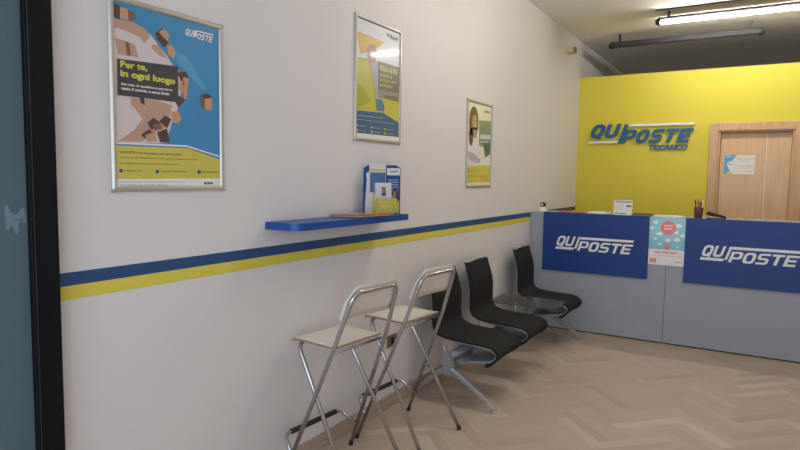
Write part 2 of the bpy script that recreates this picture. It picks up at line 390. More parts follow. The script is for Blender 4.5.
# ---------------------------------------------------------------- posters
def crop(ox, oy, s, x0, lift=[0]):
    """helper for artwork measured on wall-mounted prints"""
    def g(x, y, n=0):
        p = at(ox+x/s, oy+y/s, 'x', x0); return (x0+.0003*n, p.y, p.z)
    return g
def shape(mb, g, pts, k, n):
    mb.poly([g(x, y, n) for x, y in pts], k)
def clip_print(mb, y0, y1, z0, z1):
    for co_, no in (((0, y0, 0), (0, -1, 0)), ((0, y1, 0), (0, 1, 0)), ((0, 0, z0), (0, 0, -1)), ((0, 0, z1), (0, 0, 1))):
        bmesh.ops.bisect_plane(mb.bm, geom=mb.bm.verts[:]+mb.bm.edges[:]+mb.bm.faces[:], plane_co=co_, plane_no=no, clear_outer=True)
def snap_frame(y0, y1, z0, z1, label):
    root = empty('poster', (0, (y0+y1)/2, z0), label, 'poster', 'framed posters on the left wall')
    rw, rx = .022, .013
    def rail(a, b, vert):
        # rounded snap profile swept between two points
        sec = [(0, 0), (.006, -rw/2), (.010, -rw/2+.003), (rx, -rw/6), (rx, rw/6), (.010, rw/2-.003), (.006, rw/2), (0, rw/2), (0, -rw/2)][1:]
        A = [(p[0], a[0]+(p[1] if vert else 0), a[1]+(0 if vert else p[1])) for p in sec]
        B = [(p[0], b[0]+(p[1] if vert else 0), b[1]+(0 if vert else p[1])) for p in sec]
        return MB().loft([A, B], 'railalu', smooth=False)
    h = rw/2
    for a, b, v in (((y0+h, z0+.012), (y0+h, z1-.012), 1), ((y1-h, z0+.012), (y1-h, z1-.012), 1), ((y0+.012, z1-h), (y1-.012, z1-h), 0), ((y0+.012, z0+h), (y1-.012, z0+h), 0)):
        rail(a, b, v).build('frame_rail', root)
    for yy in (y0, y1):
        for zz in (z0, z1):
            c = MB(); s1 = 1 if yy == y0 else -1; s2 = 1 if zz == z0 else -1
            a = (0, min(yy-.002*s1, yy+.012*s1), min(zz-.002*s2, zz+.012*s2)); b = (.0125, max(yy-.002*s1, yy+.012*s1), max(zz-.002*s2, zz+.012*s2))
            c.box(a, b, 'alu', .003); c.build('corner_clip', root)
    MB().box((0, y0+.01, z0+.01), (.003, y1-.01, z1-.01), 'alu').build('backing_board', root)
    return root
PX = .0045
# poster 1 ---------------------------------------------------------------
y0, y1, z0, z1 = 1.305, 1.830, 1.428, 2.128
P1 = snap_frame(y0, y1, z0, z1, 'large framed blue and yellow poster of a globe covered in parcels, nearest the entrance')
m = MB(); A = crop(105, 0, 6.425, PX); B = crop(105, 60, 6.425, PX); D = crop(105, 125, 6.0, PX)
m.poly([(PX-.0003, y0+.02, z0+.02), (PX-.0003, y1-.02, z0+.02), (PX-.0003, y1-.02, z1-.02), (PX-.0003, y0+.02, z1-.02)], 'p_blue')
m.poly([A(450, 330, 0), A(520, 360, 0), B(590, 80, 0), B(650, 190, 0), B(635, 200, 0), B(540, 100, 0), B(470, 20, 0)], 'p_blue2')
glb = [A(40, 118, 1), A(150, 138, 1), A(230, 172, 1), A(300, 232, 1), A(352, 300, 1), A(400, 360, 1), A(436, 420, 1), B(470, 60, 1), B(490, 140, 1), B(488, 230, 1), B(465, 320, 1), B(430, 400, 1), D(390, 30, 1), D(350, 110, 1), D(40, 110, 1)]
m.poly(glb, 'p_globe')
for pts in ([A(50, 125, 2), A(180, 140, 2), A(262, 190, 2), A(290, 235, 2), A(250, 280, 2), A(225, 240, 2), A(190, 225, 2), A(140, 200, 2), A(80, 180, 2), A(45, 185, 2)],
            [A(300, 285, 2), A(345, 290, 2), A(400, 375, 2), A(350, 360, 2), A(300, 310, 2)],
            [A(60, 240, 2), A(190, 285, 2), A(215, 370, 2), A(85, 350, 2)],
            [B(165, 240, 2), B(330, 262, 2), B(430, 290, 2), B(400, 420, 2), D(280, 30, 2), D(225, 100, 2), D(75, 100, 2), D(180, 25, 2), B(240, 380, 2), B(200, 320, 2), B(165, 290, 2)]):
    m.poly(pts, 'p_beige')
for g, q in ((A, [(45, 20), (95, 35), (95, 125), (45, 100)]), (A, [(320, 215), (370, 180), (385, 235), (345, 265)]), (A, [(345, 255), (395, 240), (410, 290), (370, 300)]),
             (B, [(460, 80), (520, 75), (540, 120), (490, 140)]), (B, [(440, 250), (480, 230), (515, 260), (470, 305)]), (B, [(270, 405), (310, 370), (350, 400), (300, 450)]), (B, [(345, 395), (385, 355), (425, 380), (400, 440)]),
             (D, [(215, 60), (260, 25), (300, 40), (250, 90)]), (D, [(310, 45), (370, 20), (388, 100), (330, 105)]), (B, [(615, 225), (660, 215), (688, 240), (640, 250)]), (B, [(220, 240), (250, 245), (255, 290), (230, 275)])):
    m.poly([g(*p, 3) for p in q], 'p_box3')
for g, q in ((A, [(95, 45), (150, 60), (155, 130), (95, 120)]), (A, [(345, 205), (380, 185), (412, 225), (405, 270), (375, 240)]), (A, [(395, 285), (430, 290), (455, 340), (440, 380), (405, 350)]),
             (B, [(480, 130), (510, 140), (500, 215), (475, 190)]), (B, [(500, 110), (538, 118), (520, 260), (505, 240)]), (B, [(420, 330), (470, 330), (492, 380), (465, 412), (430, 400)]), (B, [(630, 250), (688, 245), (684, 320), (640, 322)]),
             (D, [(270, 40), (330, 0), (370, 10), (330, 40)]), (D, [(240, 60), (300, 40), (310, 100), (250, 100)])):
    m.poly([g(*p, 4) for p in q], 'p_box2')
for g, q in ((A, [(160, 75), (190, 80), (195, 130), (160, 135)]), (A, [(145, 60), (160, 64), (160, 132), (150, 130)]), (B, [(615, 232), (640, 248), (640, 322), (618, 300)]), (A, [(130, 265), (155, 275), (165, 358), (140, 352)]), (B, [(300, 420), (350, 400), (365, 440), (320, 455)])):
    m.poly([g(*p, 5) for p in q], 'p_box1')
m.poly([B(75, -10, 6), B(467, 42, 6), B(470, 272, 6), B(78, 225, 6)], 'p_dark')
def ttl(m, g, txt, a, b, h, k, n=7, bold=.03, shear=0):
    p, q = Vector(g(*a, n)), Vector(g(*b, n)); R = (q-p); w = R.length; R.normalize()
    put_text(m, txt, p, R, Z, w, h, k, bold, shear)
ttl(m, B, 'Per te,', (97, 55), (270, 78), .029, 'p_ytext'); ttl(m, B, 'in ogni luogo', (97, 117), (450, 170), .032, 'p_ytext', bold=.04)
ttl(m, B, 'Servizio di spedizione pacchi in', (102, 164), (430, 205), .011, 'p_white'); ttl(m, B, 'tutto il mondo e senza limiti', (102, 190), (410, 228), .011, 'p_white')
# house mark: white

pq = Vector(A(512, 216, 7)); block_word(m, 'QUI', pq, Y, Z, A(592, 240, 7)[1]-pq.y, .022, .3, 'p_white'); pq = Vector(A(562, 244, 8)); block_word(m, 'POSTE', pq, Y, Z, A(692, 240, 8)[1]-pq.y, .024, .3, 'p_white')
m.poly([A(590, 195, 8), A(694, 222, 8), A(692, 230, 8), A(588, 203, 8)], 'p_white'); m.poly([A(512, 220, 8), A(558, 230, 8), A(558, 236, 8), A(512, 226, 8)], 'p_white')
m.poly([D(40, 122, 5), D(495, 140, 5), D(720, 218, 5), D(720, 385, 5), D(40, 385, 5)], 'p_yel')
m.poly([D(40, 102, 5), D(490, 122, 5), D(720, 196, 5), D(720, 204, 5), D(490, 132, 5), D(40, 112, 5)], 'p_white')
m.poly([D(40, 325, 6), D(720, 320, 6), D(720, 385, 6), D(40, 385, 6)], 'p_white')
ttl(m, D, 'QUIPOSTE il corriere italiano per i servizi postali', (85, 172), (455, 188), .011, 'p_line', 7, .03)
ttl(m, D, 'La scelta di distribuzione che porta vantaggi ai clienti', (92, 200), (550, 214), .007, 'p_line', 7, .02)
ttl(m, D, 'Ti aspettiamo nei nostri punti per scoprire i servizi', (85, 235), (440, 243), .007, 'p_line', 7, .02)
for cx_, cy_ in ((95, 275), (312, 279), (563, 282)): m.poly([D(cx_+11*math.cos(a/8*math.pi), cy_+12*math.sin(a/8*math.pi), 7) for a in range(16)], 'p_navy')
ttl(m, D, 'spedizioni facili', (112, 281), (218, 283), .008, 'p_line', 7, .02); ttl(m, D, 'vantaggio competitivo', (330, 285), (485, 286), .008, 'p_line', 7, .02); ttl(m, D, 'assistenza clienti', (578, 287), (680, 287), .008, 'p_line', 7, .02)
ttl(m, D, 'Servizi postali e pagamenti presso il punto', (90, 346), (480, 346), .006, 'p_lgrey', 7, .02); ttl(m, D, 'Informazioni allo sportello dedicato', (90, 365), (375, 365), .006, 'p_lgrey', 7, .02)
for x_ in (600, 618, 636): m.poly([D(x_-7, 342, 7), D(x_+7, 342, 7), D(x_+7, 356, 7), D(x_-7, 356, 7)], 'p_dark')
clip_print(m, y0+.02, y1-.02, z0+.02, z1-.02); m.build('print', P1)
# poster 2 ---------------------------------------------------------------
y0, y1, z0, z1 = 2.793, 3.296, 1.700, 2.410
P2 = snap_frame(y0, y1, z0, z1, 'framed poster of a hand throwing a yellow paper plane over a field, above the shelf')
m = MB(); A = crop(345, 5, 6.43, PX); B = crop(345, 70, 5.63, PX)
m.poly([(PX-.0003, y0+.02, z0+.02), (PX-.0003, y1-.02, z0+.02), (PX-.0003, y1-.02, z1-.02), (PX-.0003, y0+.02, z1-.02)], 'p_sky')
m.poly([A(60, 330, 1), A(150, 345, 1), A(230, 370, 1), A(370, 420, 1), B(320, 300, 1), B(50, 240, 1)], 'p_field')
m.poly([B(55, 60, 2), B(110, 110, 2), B(150, 180, 2), B(60, 215, 2)], 'p_field2'); m.poly([A(70, 330, 2), A(150, 350, 2), A(140, 365, 2), A(70, 350, 2)], 'p_field2')
m.poly([A(78, 168, 3), A(255, 238, 3), A(205, 278, 3), A(150, 270, 3), A(98, 315, 3)], 'p_plane'); m.poly([A(98, 315, 4), A(165, 258, 4), A(255, 238, 4), A(180, 290, 4)], 'p_plane2')
m.poly([A(140, 280, 5), A(165, 250, 5), A(190, 262, 5), A(208, 310, 5), A(195, 360, 5), A(215, 430, 5), B(175, 120, 5), B(170, 40, 5), A(165, 400, 5), A(145, 350, 5)], 'p_skin')
m.poly([A(160, 370, 6), A(212, 372, 6), B(206, 172, 6), B(174, 168, 6)], 'p_cloth2'); m.poly([B(172, 165, 7), B(205, 165, 7), B(222, 205, 7), B(215, 245, 7), B(178, 235, 7)], 'p_jeans')
for fx, fy in ((150, 300), (160, 318), (172, 335)): m.poly([A(fx, fy, 6), A(fx+34, fy-12, 6), A(fx+36, fy-8, 6), A(fx+2, fy+4, 6)], 'p_beige')
m.poly([A(208, 360, 7), A(352, 402, 7), B(300, 180, 7), B(186, 150, 7)], 'p_dgrey')
ttl(m, A, 'VOLA ALTO', (218, 418), (332, 450), .030, 'p_ytext', 8, .04)
ttl(m, B, 'inviare è', (193, 35), (262, 52), .024, 'p_yel', 8, .02); ttl(m, B, 'sempre più', (193, 66), (286, 84), .024, 'p_yel', 8, .02); ttl(m, B, 'semplice', (193, 95), (266, 108), .024, 'p_yel', 8, .02)
for i_, (a, b) in enumerate((((190, 118), (296, 140)), ((190, 132), (296, 152)), ((190, 144), (215, 150)))): ttl(m, B, ('invia pacchi e corrispondenza', 'anche dal tuo punto vicino', 'da noi')[i_], a, b, .008, 'p_white', 8, .02)
ttl(m, A, 'QUI', (264, 200), (300, 212), .020, 'p_navy', 8, .05, .3); ttl(m, A, 'POSTE', (290, 219), (340, 236), .020, 'p_navy', 8, .05, .3)
m.poly([B(50, 225, 7), B(215, 240, 7), B(320, 310, 7), B(320, 400, 7), B(50, 400, 7)], 'p_navy'); m.poly([B(50, 215, 8), B(220, 234, 8), B(320, 300, 8), B(320, 309, 8), B(216, 242, 8), B(50, 224, 8)], 'p_yel')
m.poly([B(50, 352, 8), B(320, 380, 8), B(320, 410, 8), B(50, 410, 8)], 'p_white')
ttl(m, B, 'i nostri servizi per la casa e per gli uffici', (68, 260), (210, 276), .010, 'p_sky', 9, .02); ttl(m, B, 'soluzioni semplici per la tua corrispondenza', (68, 280), (270, 305), .006, 'p_sky', 9, .02)
for x_, y_ in ((68, 312), (148, 323), (222, 333), (66, 338), (148, 348), (222, 358)):
    m.poly([B(x_-5, y_-6, 9), B(x_+5, y_-5, 9), B(x_+5, y_+6, 9), B(x_-5, y_+5, 9)], 'p_yel'); ttl(m, B, 'servizi postali', (x_+10, y_+4), (x_+48, y_+9), .006, 'p_sky', 9, .02)
clip_print(m, y0+.02, y1-.02, z0+.02, z1-.02); m.build('print', P2)
# poster 3 ---------------------------------------------------------------
y0, y1, z0, z1 = 4.292, 4.798, 1.418, 2.113
P3 = snap_frame(y0, y1, z0, z1, 'smallest-looking framed poster of a dark-haired woman in pale clothes, above the beam seats')
m = MB(); A = crop(455, 90, 4.28, PX)
m.poly([(PX-.0003, y0+.02, z0+.02), (PX-.0003, y1-.02, z0+.02), (PX-.0003, y1-.02, z1-.02), (PX-.0003, y0+.02, z1-.02)], 'p_pale')
def e3(cx_, cy_, rx_, ry_, n, k, w=14): m.poly([A(cx_+rx_*math.cos(2*math.pi*j/w), cy_+ry_*math.sin(2*math.pi*j/w), n) for j in range(w)], k)
m.poly([A(103, 130, 1), A(160, 134, 1), A(155, 250, 1), A(103, 240, 1)], 'p_green')
m.poly([A(108, 190, 2), A(150, 192, 2), A(150, 212, 2), A(108, 210, 2)], 'p_sky'); m.poly([A(120, 226, 2), A(150, 228, 2), A(150, 275, 2), A(128, 290, 2)], 'p_dgreen')
m.poly([A(50, 190, 3), A(72, 178, 3), A(95, 195, 3), A(104, 240, 3), A(110, 290, 3), A(135, 312, 3), A(120, 330, 3), A(48, 326, 3)], 'p_cloth')
m.poly([A(50, 260, 4), A(80, 272, 4), A(110, 300, 4), A(100, 315, 4), A(60, 300, 4)], 'p_cloth2')
e3(80, 135, 20, 66, 4, 'p_hair'); e3(68, 200, 9, 40, 4, 'p_hair'); e3(84, 138, 11, 34, 5, 'p_skin'); e3(80, 130, 2.2, 2.5, 6, 'p_hair', 8); e3(90, 130, 2.2, 2.5, 6, 'p_hair', 8); e3(86, 156, 4, 2.2, 6, 'p_pink', 8); m.poly([A(76, 160, 5), A(90, 160, 5), A(92, 205, 5), A(78, 205, 5)], 'p_skin')
m.poly([A(45, 325, 6), A(160, 322, 6), A(160, 405, 6), A(45, 405, 6)], 'p_yel'); m.poly([A(45, 398, 7), A(160, 394, 7), A(160, 420, 7), A(45, 420, 7)], 'p_white')
m.poly([A(110, 298, 6), A(150, 296, 6), A(150, 322, 6), A(105, 324, 6)], 'p_cloud')
ttl(m, A, 'QUIPOSTE', (124, 98), (150, 104), .022, 'p_navy', 8, .04, .2)
for y_, x_ in ((343, 110), (352, 96), (372, 140)): ttl(m, A, 'i nostri servizi digitali per te', (52, y_), (x_, y_), .011, 'p_line', 8, .02)
ttl(m, A, 'servizi utili', (108, 225), (140, 227), .02, 'p_white', 3, .02)
clip_print(m, y0+.02, y1-.02, z0+.02, z1-.02); m.build('print', P3)

# ------------------------------------------------------------------ shelf
sy0, sy1, sd, sz0, sz1 = 2.085, 3.085, .20, 1.240, 1.275
o2 = [(0, sy0), (0, sy1), (sd, sy1)]+[(x_, y_) for x_, y_ in [(sd-.06+.06*math.cos(math.radians(a)), sy0+.06-.06*math.sin(math.radians(a))) for a in range(0, 91, 9)]]
s_ = MB().prism([(a, b, sz0) for a, b in o2], (0, 0, sz1-sz0), 'shelfblue')
tag(s_.build('wall_shelf'), 'bright blue rounded-corner shelf fixed to the left wall above the stools', 'shelf')
# shelf things
def ground(px, py, z): p = at(px, py, 'z', z); return (p.x, p.y, z)
q = [(.105, 2.545), (.192, 2.74), (.192, 2.93), (.10, 2.98)]
mg = MB(); c_ = [(.035, 2.53), (.195, 2.60), (.225, 2.86), (.065, 2.80)]
for i_, (dz, k, sc_) in enumerate(((0, 'brown', 1), (.0055, 'p_box2', .985), (.011, 'rust', .99))):
    cc = Vector((.13, 2.70)); pts = [cc+(Vector(p)-cc)*sc_ for p in c_]
    mg.prism([(p.x, p.y, sz1+dz) for p in pts], (0, 0, .0054), k)
mg.prism([(.06, 2.56, sz1+.0164), (.18, 2.62, sz1+.0164), (.205, 2.83, sz1+.0164), (.085, 2.78, sz1+.0164)], (0, 0, .0008), 'p_beige')
tag(mg.build('magazine'), 'flat reddish-brown magazine lying on the blue wall shelf beside the leaflet display', 'magazine')
# leaflet display: carton back, pocket, leaflets; faces the room, turned toward the entrance
a = Vector((.045, 2.835, 0)); b = Vector((.140, 3.085, 0)); R = (b-a).normalized(); N = Vector((R.y, -R.x, 0)); W = (b-a).length
bz = sz1+.0095
disp = empty('leaflet_display', (a.x, a.y, sz1), 'blue and yellow cardboard leaflet display standing on the blue wall shelf', 'leaflet display')
def dp(u, v, n=0): p = a+R*(u*W)+N*n; return (p.x, p.y, sz1+v)
d_ = MB(); d_.prism([dp(0, 0, -.004), dp(1, 0, -.004), dp(1, .275, -.004), dp(.86, .29, -.004), dp(.1, .285, -.004), dp(0, .27, -.004)], N*.004, 'shelfblue'); d_.prism([dp(.55, 0, -.004), dp(.65, 0, -.004), dp(.6, .12, -.004)], -N*.05, 'shelfblue')
DL = crop
def dpoly(mb, pts, k, n): mb.poly([dp(u, v, .0005*n) for u, v in pts], k)
dpoly(d_, [(.62, .23), (.98, .23), (.98, .272), (.62, .272)], 'p_white', 1)
put_text(d_, 'QUIPOSTE', dp(.7, .244, .001), R, Z, .06, .013, 'p_navy', .05, .2)
dpoly(d_, [(.7, .005), (.97, .005), (.97, .08), (.7, .09)], 'p_yel', 1)
dpoly(d_, [(.80, .06), (.92, .055), (.97, .1), (.90, .15), (.80, .15), (.74, .10)], 'p_hair', 2); dpoly(d_, [(.80, .10), (.87, .10), (.87, .135), (.80, .135)], 'p_skin', 3); dpoly(d_, [(.72, .03), (.95, .03), (.90, .095), (.78, .095)], 'p_yel', 3)
for i_ in range(6): dpoly(d_, [(.66, .20-.014*i_), (.94, .20-.014*i_), (.94, .203-.014*i_), (.66, .203-.014*i_)], 'p_cloud', 1)
dpoly(d_, [(.03, .0), (.34, .0), (.30, .08), (.22, .14), (.18, .2), (.14, .25), (.06, .24), (.08, .2), (.05, .1)], 'p_cloth', 1)
d_.build('back_panel', disp)
pk = MB(); pk.prism([dp(.22, 0, .035), dp(.72, 0, .035), dp(.70, .095, .035), (dp(.26, .095, .035))], N*.002, 'p_yel')
pk.prism([dp(.22, 0, 0), dp(.22, 0, .035), dp(.24, .095, .035), dp(.24, .14, 0)], R*.002, 'p_yel'); pk.prism([dp(.715, 0, 0), dp(.715, 0, .035), dp(.70, .095, .035), dp(.70, .14, 0)], R*.002, 'p_yel')
put_text(pk, 'servizi postali', dp(.38, .043, .0376), R, Z, .05, .008, 'p_white', .03)
pk.build('pocket', disp)
lf = MB(); lf.prism([dp(.27, .01, .012), dp(.68, .01, .012), dp(.68, .185, .006), dp(.27, .185, .006)], N*.016, 'p_cloth')
n_ = .0290
lf.poly([dp(.30, .105, n_), dp(.66, .105, n_), dp(.66, .175, .0235), dp(.30, .175, .0235)], 'p_sky')
lf.poly([dp(.40, .11, n_+.0008), dp(.52, .11, n_+.0008), dp(.50, .16, .0260), dp(.42, .16, .0260)], 'p_hair'); lf.poly([dp(.43, .125, n_+.0012), dp(.48, .125, n_+.0012), dp(.48, .15, .0275), dp(.43, .15, .0275)], 'p_skin')
tag(lf.build('leaflet'), 'stack of leaflets with a photo, in the pocket of the blue cardboard display', 'leaflet')
lf = MB(); lf.prism([dp(.14, .12, .001), dp(.58, .12, .001), dp(.58, .295, .001), dp(.14, .30, .001)], N*.004, 'p_sky')
lf.poly([dp(.15, .255, .0055), dp(.57, .252, .0055), dp(.57, .262, .0055), dp(.15, .265, .0055)], 'p_yel'); lf.poly([dp(.15, .13, .0055), dp(.57, .13, .0055), dp(.57, .245, .0055), dp(.15, .245, .0055)], 'p_jeans')
lf.build('upper_leaflet_card', disp)

# ----------------------------------------------------------------- stools
def stool(loc, rz, label):
    root = empty('bar_stool', (0, 0, 0), label, 'bar stool', 'folding bar stools under the wall shelf')
    t = .0105
    top = [(-.19, -.255, .012), (.09, -.198, .70), (.185, -.165, .968), (.185, .165, .968), (.09, .198, .70), (-.19, .255, .012)]
    f = fillet([top[0], top[1], top[2]], .1, 5)[:-1]+fillet([top[1], top[2], top[3]], .06, 7)[1:-1]+fillet([top[2], top[3], top[4]], .06, 7)[1:-1]+fillet([top[3], top[4], top[5]], .1, 5)[1:]
    bf_ = MB().tube(f, t, 'chrome').build('back_frame', root)
    ff = MB().tube(fillet([(.215, -.205, .012), (-.175, -.170, .680), (-.175, .170, .680), (.215, .205, .012)], .06, 9), .0105, 'chrome').build('front_frame', root)
    for s in (-1, 1):
        MB().tube([(.215+.003, s*.205, .0), (.211, s*.205, .018)], .0122, 'rubber').build('rubber_foot', ff)
        MB().tube([(-.193, s*.2555, .0), (-.187, s*.254, .018)], .0122, 'rubber').build('rubber_foot', bf_)
        MB().tube([(0.0, s*.183, .35), (0.0, s*.228, .35)], .005, 'rubber').build('pivot_bolt', bf_)
    MB().tube([(.07, -.178, .672), (.07, .178, .672)], .007, 'chrome').build('seat_bar', root)
    fr = fillet([(-.135, -.244, .135), (-.225, -.205, .212), (-.225, .205, .212), (-.135, .244, .135)], .045, 7)
    fo = MB().tube(fr, .009, 'chrome').build('footrest', root)
    MB().tube([(-.225, -.165, .212), (-.225, .165, .212)], .0135, 'rubber', 14).build('footrest_grip', fo)
    # seat: plywood with cream laminate, front edge rolled down
    prof = [(-.218, .687), (-.210, .695), (-.192, .700), (-.15, .702), (-.05, .700), (.03, .698), (.065, .700), (.080, .703)]
    th = .011; se = MB(); hw = .172
    def outline(z_off):
        pts = []
        return pts
    up_ = [[(x, y_, z) for y_ in [hw*q_/6*(.97 if abs(q_) == 6 and j in (0, len(prof)-1) else 1) for q_ in range(-6, 7)]] for j, (x, z) in enumerate(prof)]
    bm = se.bm; il, ip = se.mi('lam'), se.mi('ply')
    T = [[bm.verts.new(p) for p in row] for row in up_]; Bt = [[bm.verts.new((p[0]+.002, p[1], p[2]-th)) for p in row] for row in up_]
    nr, nc = len(T), len(T[0])
    for i_ in range(nr-1):
        for j in range(nc-1):
            f1 = bm.faces.new((T[i_][j], T[i_+1][j], T[i_+1][j+1], T[i_][j+1])); f1.material_index = il; f1.smooth = True
            f2 = bm.faces.new((Bt[i_][j], Bt[i_][j+1], Bt[i_+1][j+1], Bt[i_+1][j])); f2.material_index = il; f2.smooth = True
    for i_ in range(nr-1):
        for j in (0, nc-1):
            f1 = bm.faces.new((T[i_][j], T[i_+1][j], Bt[i_+1][j], Bt[i_][j])); f1.material_index = ip
    for j in range(nc-1):
        for i_ in (0, nr-1):
            f1 = bm.faces.new((T[i_][j], T[i_][j+1], Bt[i_][j+1], Bt[i_][j])); f1.material_index = ip
    se.build('seat', root)
    # backrest board in front of the frame, rounded upper corners, bowed
    bk = MB(); bm = bk.bm; il, ip = bk.mi('lam'), bk.mi('ply'); nu = 15; fr_, re_ = [], []
    H0, H1 = .835, 1.000
    for i_ in range(nu):
        u = -1+2*i_/(nu-1); y_ = u*.188; hi = H1-.055*max(0, (abs(u)-.62)/.38)**2.2; row, row2 = [], []
        for j in range(5):
            z = H0+(hi-H0)*j/4; x = .09+(z-.70)*.356-.026-.012*(1-u*u)+(.012 if j == 4 else 0)
            row.append(bm.verts.new((x, y_, z))); row2.append(bm.verts.new((x+.012, y_, z)))
        fr_.append(row); re_.append(row2)
    for i_ in range(nu-1):
        for j in range(4):
            for G_, fl in ((fr_, 0), (re_, 1)):
                f1 = bm.faces.new((G_[i_][j], G_[i_+1][j], G_[i_+1][j+1], G_[i_][j+1])); f1.material_index = il; f1.smooth = True
        for j in (0, 4):
            f1 = bm.faces.new((fr_[i_][j], fr_[i_+1][j], re_[i_+1][j], re_[i_][j])); f1.material_index = il
    for i_ in (0, nu-1):
        for j in range(4):
            f1 = bm.faces.new((fr_[i_][j], fr_[i_][j+1], re_[i_][j+1], re_[i_][j])); f1.material_index = il
    bk.build('backrest', root)
    root.location = loc; root.rotation_euler = (0, 0, rz)
    return root
st = stool((.285, 2.360, 0), math.radians(-5), 'cream and chrome folding bar stool under the blue shelf, the nearer one')
s2 = st.copy(); C.objects.link(s2); s2.location = (.305, 2.96, 0); s2['label'] = 'cream and chrome folding bar stool beside the black beam seats, the farther one'
for ch in list(st.children):
    c = ch.copy(); C.objects.link(c); c.parent = s2
    for g in list(ch.children):
        d = g.copy(); C.objects.link(d); d.parent = c

# ------------------------------------------------------- beam seating unit
bench = empty('beam_seating', (.3, 4.5, 0), 'aluminium beam bench with three black mesh seats and a glass table', 'beam bench')
SP = [(.098, .850), (.115, .795), (.140, .715), (.152, .640), (.152, .560), (.154, .500), (.170, .462), (.205, .440), (.26, .430), (.34, .424), (.43, .420), (.52, .417), (.575, .405), (.610, .380), (.620, .352), (.605, .318), (.572, .288), (.535, .272)]
def smooth_path(P, n=3):
    out = []
    for i_ in range(len(P)-1):
        p0, p1, p2, p3 = [Vector(P[max(0, min(len(P)-1, q_))]) for q_ in (i_-1, i_, i_+1, i_+2)]
        for j in range(n):
            t = j/n; out.append(.5*((2*p1)+(p2-p0)*t+(2*p0-5*p1+4*p2-p3)*t*t+(3*p1-p0-3*p2+p3)*t**3))
    out.append(Vector(P[-1])); return out
def seat(y0, y1):
    P = smooth_path(SP); sh = MB(); bm = sh.bm; i_m = sh.mi('mesh'); secs = []
    th = .022; n = len(P)
    for i_, p in enumerate(P):
        t = (P[min(i_+1, n-1)]-P[max(i_-1, 0)]).normalized(); nn = Vector((t.y, -t.x))      # toward the underside
        if nn.y > 0 and i_ < 6: nn = -nn
        hw = (y1-y0)/2*(1-.05*max(0, 1-i_/8)); c = (y0+y1)/2; ring = []
        m_ = 8
        for j in range(m_+1):
            v = -1+2*j/m_; dish = .012*(1-v*v)*(1 if 6 < i_ < n-8 else .6); q = p+(-nn)*(-dish) if False else p+nn*dish
            ring.append((q.x, c+v*hw, q.y))
        for j in range(m_, -1, -1):
            v = -1+2*j/m_; dish = .012*(1-v*v)*(1 if 6 < i_ < n-8 else .6); q = p+nn*(dish+th*(1-.5*v**6))
            ring.append((q.x, c+v*hw*.985, q.y))
        secs.append(ring)
    sh.loft(secs, 'mesh')
    so = sh.build('seat', bench)
    # polished cap on the head edge
    cp = MB(); cp.tube([(.088, y0+.018, .846), (.088, (y0+y1)/2, .853), (.088, y1-.018, .846)], .009, 'alu', 8); cp.build('top_cap', so)
    # aluminium carrier: side ribs rising from the beam and curling with the front edge
    for yy in (y0+.03, y1-.05):
        rb = MB(); o_ = [(.20, .415), (.34, .400), (.50, .392), (.565, .382), (.596, .360), (.592, .335), (.56, .308), (.50, .296), (.42, .285), (.36, .262), (.31, .255), (.26, .262), (.23, .32)]
        i2 = [(.27, .385), (.40, .378), (.53, .368), (.565, .352), (.55, .335), (.49, .318), (.40, .306), (.34, .300), (.28, .312)]
        rb.tube([(x, yy+.01, z) for x, z in o_], .009, 'alu', 8, closed=True); rb.build('seat_rib', so)
    pn = MB(); pn.loft([[(x, y0+.03, z), (x, y1-.03, z), (x, y1-.03, z-.006), (x, y0+.03, z-.006)] for x, z in ((.24, .275), (.34, .268), (.42, .282), (.50, .292), (.56, .305), (.59, .335))], 'castalu')
    pn.build('underseat_plate', so)
for a_, b_ in ((3.52, 3.96), (4.12, 4.56), (5.15, 5.585)): seat(a_, b_)
bmn = MB(); bmn.prism([(.285+.034*math.cos(t_*math.pi/8), 3.50, .315+.024*math.sin(t_*math.pi/8)) for t_ in range(16)], (0, 2.11, 0), 'castalu', True)
bmn.build('beam', bench)
gt = MB(); rr = .05; gx0, gx1, gy0, gy1, gz = .045, .615, 4.70, 5.10, .440
o_ = [(gx0, gy0), (gx0, gy1)]+[(gx1-rr+rr*math.cos(t_), gy1-rr+rr*math.sin(t_)) for t_ in [math.pi/2*(1-q_/6) for q_ in range(7)]]+[(gx1-rr+rr*math.cos(t_), gy0+rr-rr*math.sin(t_)) for t_ in [math.pi/2*q_/6 for q_ in range(7)]]
gt.prism([(x, y_, gz) for x, y_ in o_], (0, 0, .010), 'glass'); gt.build('glass_table_top', bench)
for yy in (4.78, 5.02):
    MB().tube([(.27, yy, .33), (.27, yy, .440)], .014, 'castalu').tube([(.15, yy, .434), (.45, yy, .434)], .006, 'castalu').build('table_bracket', bench)
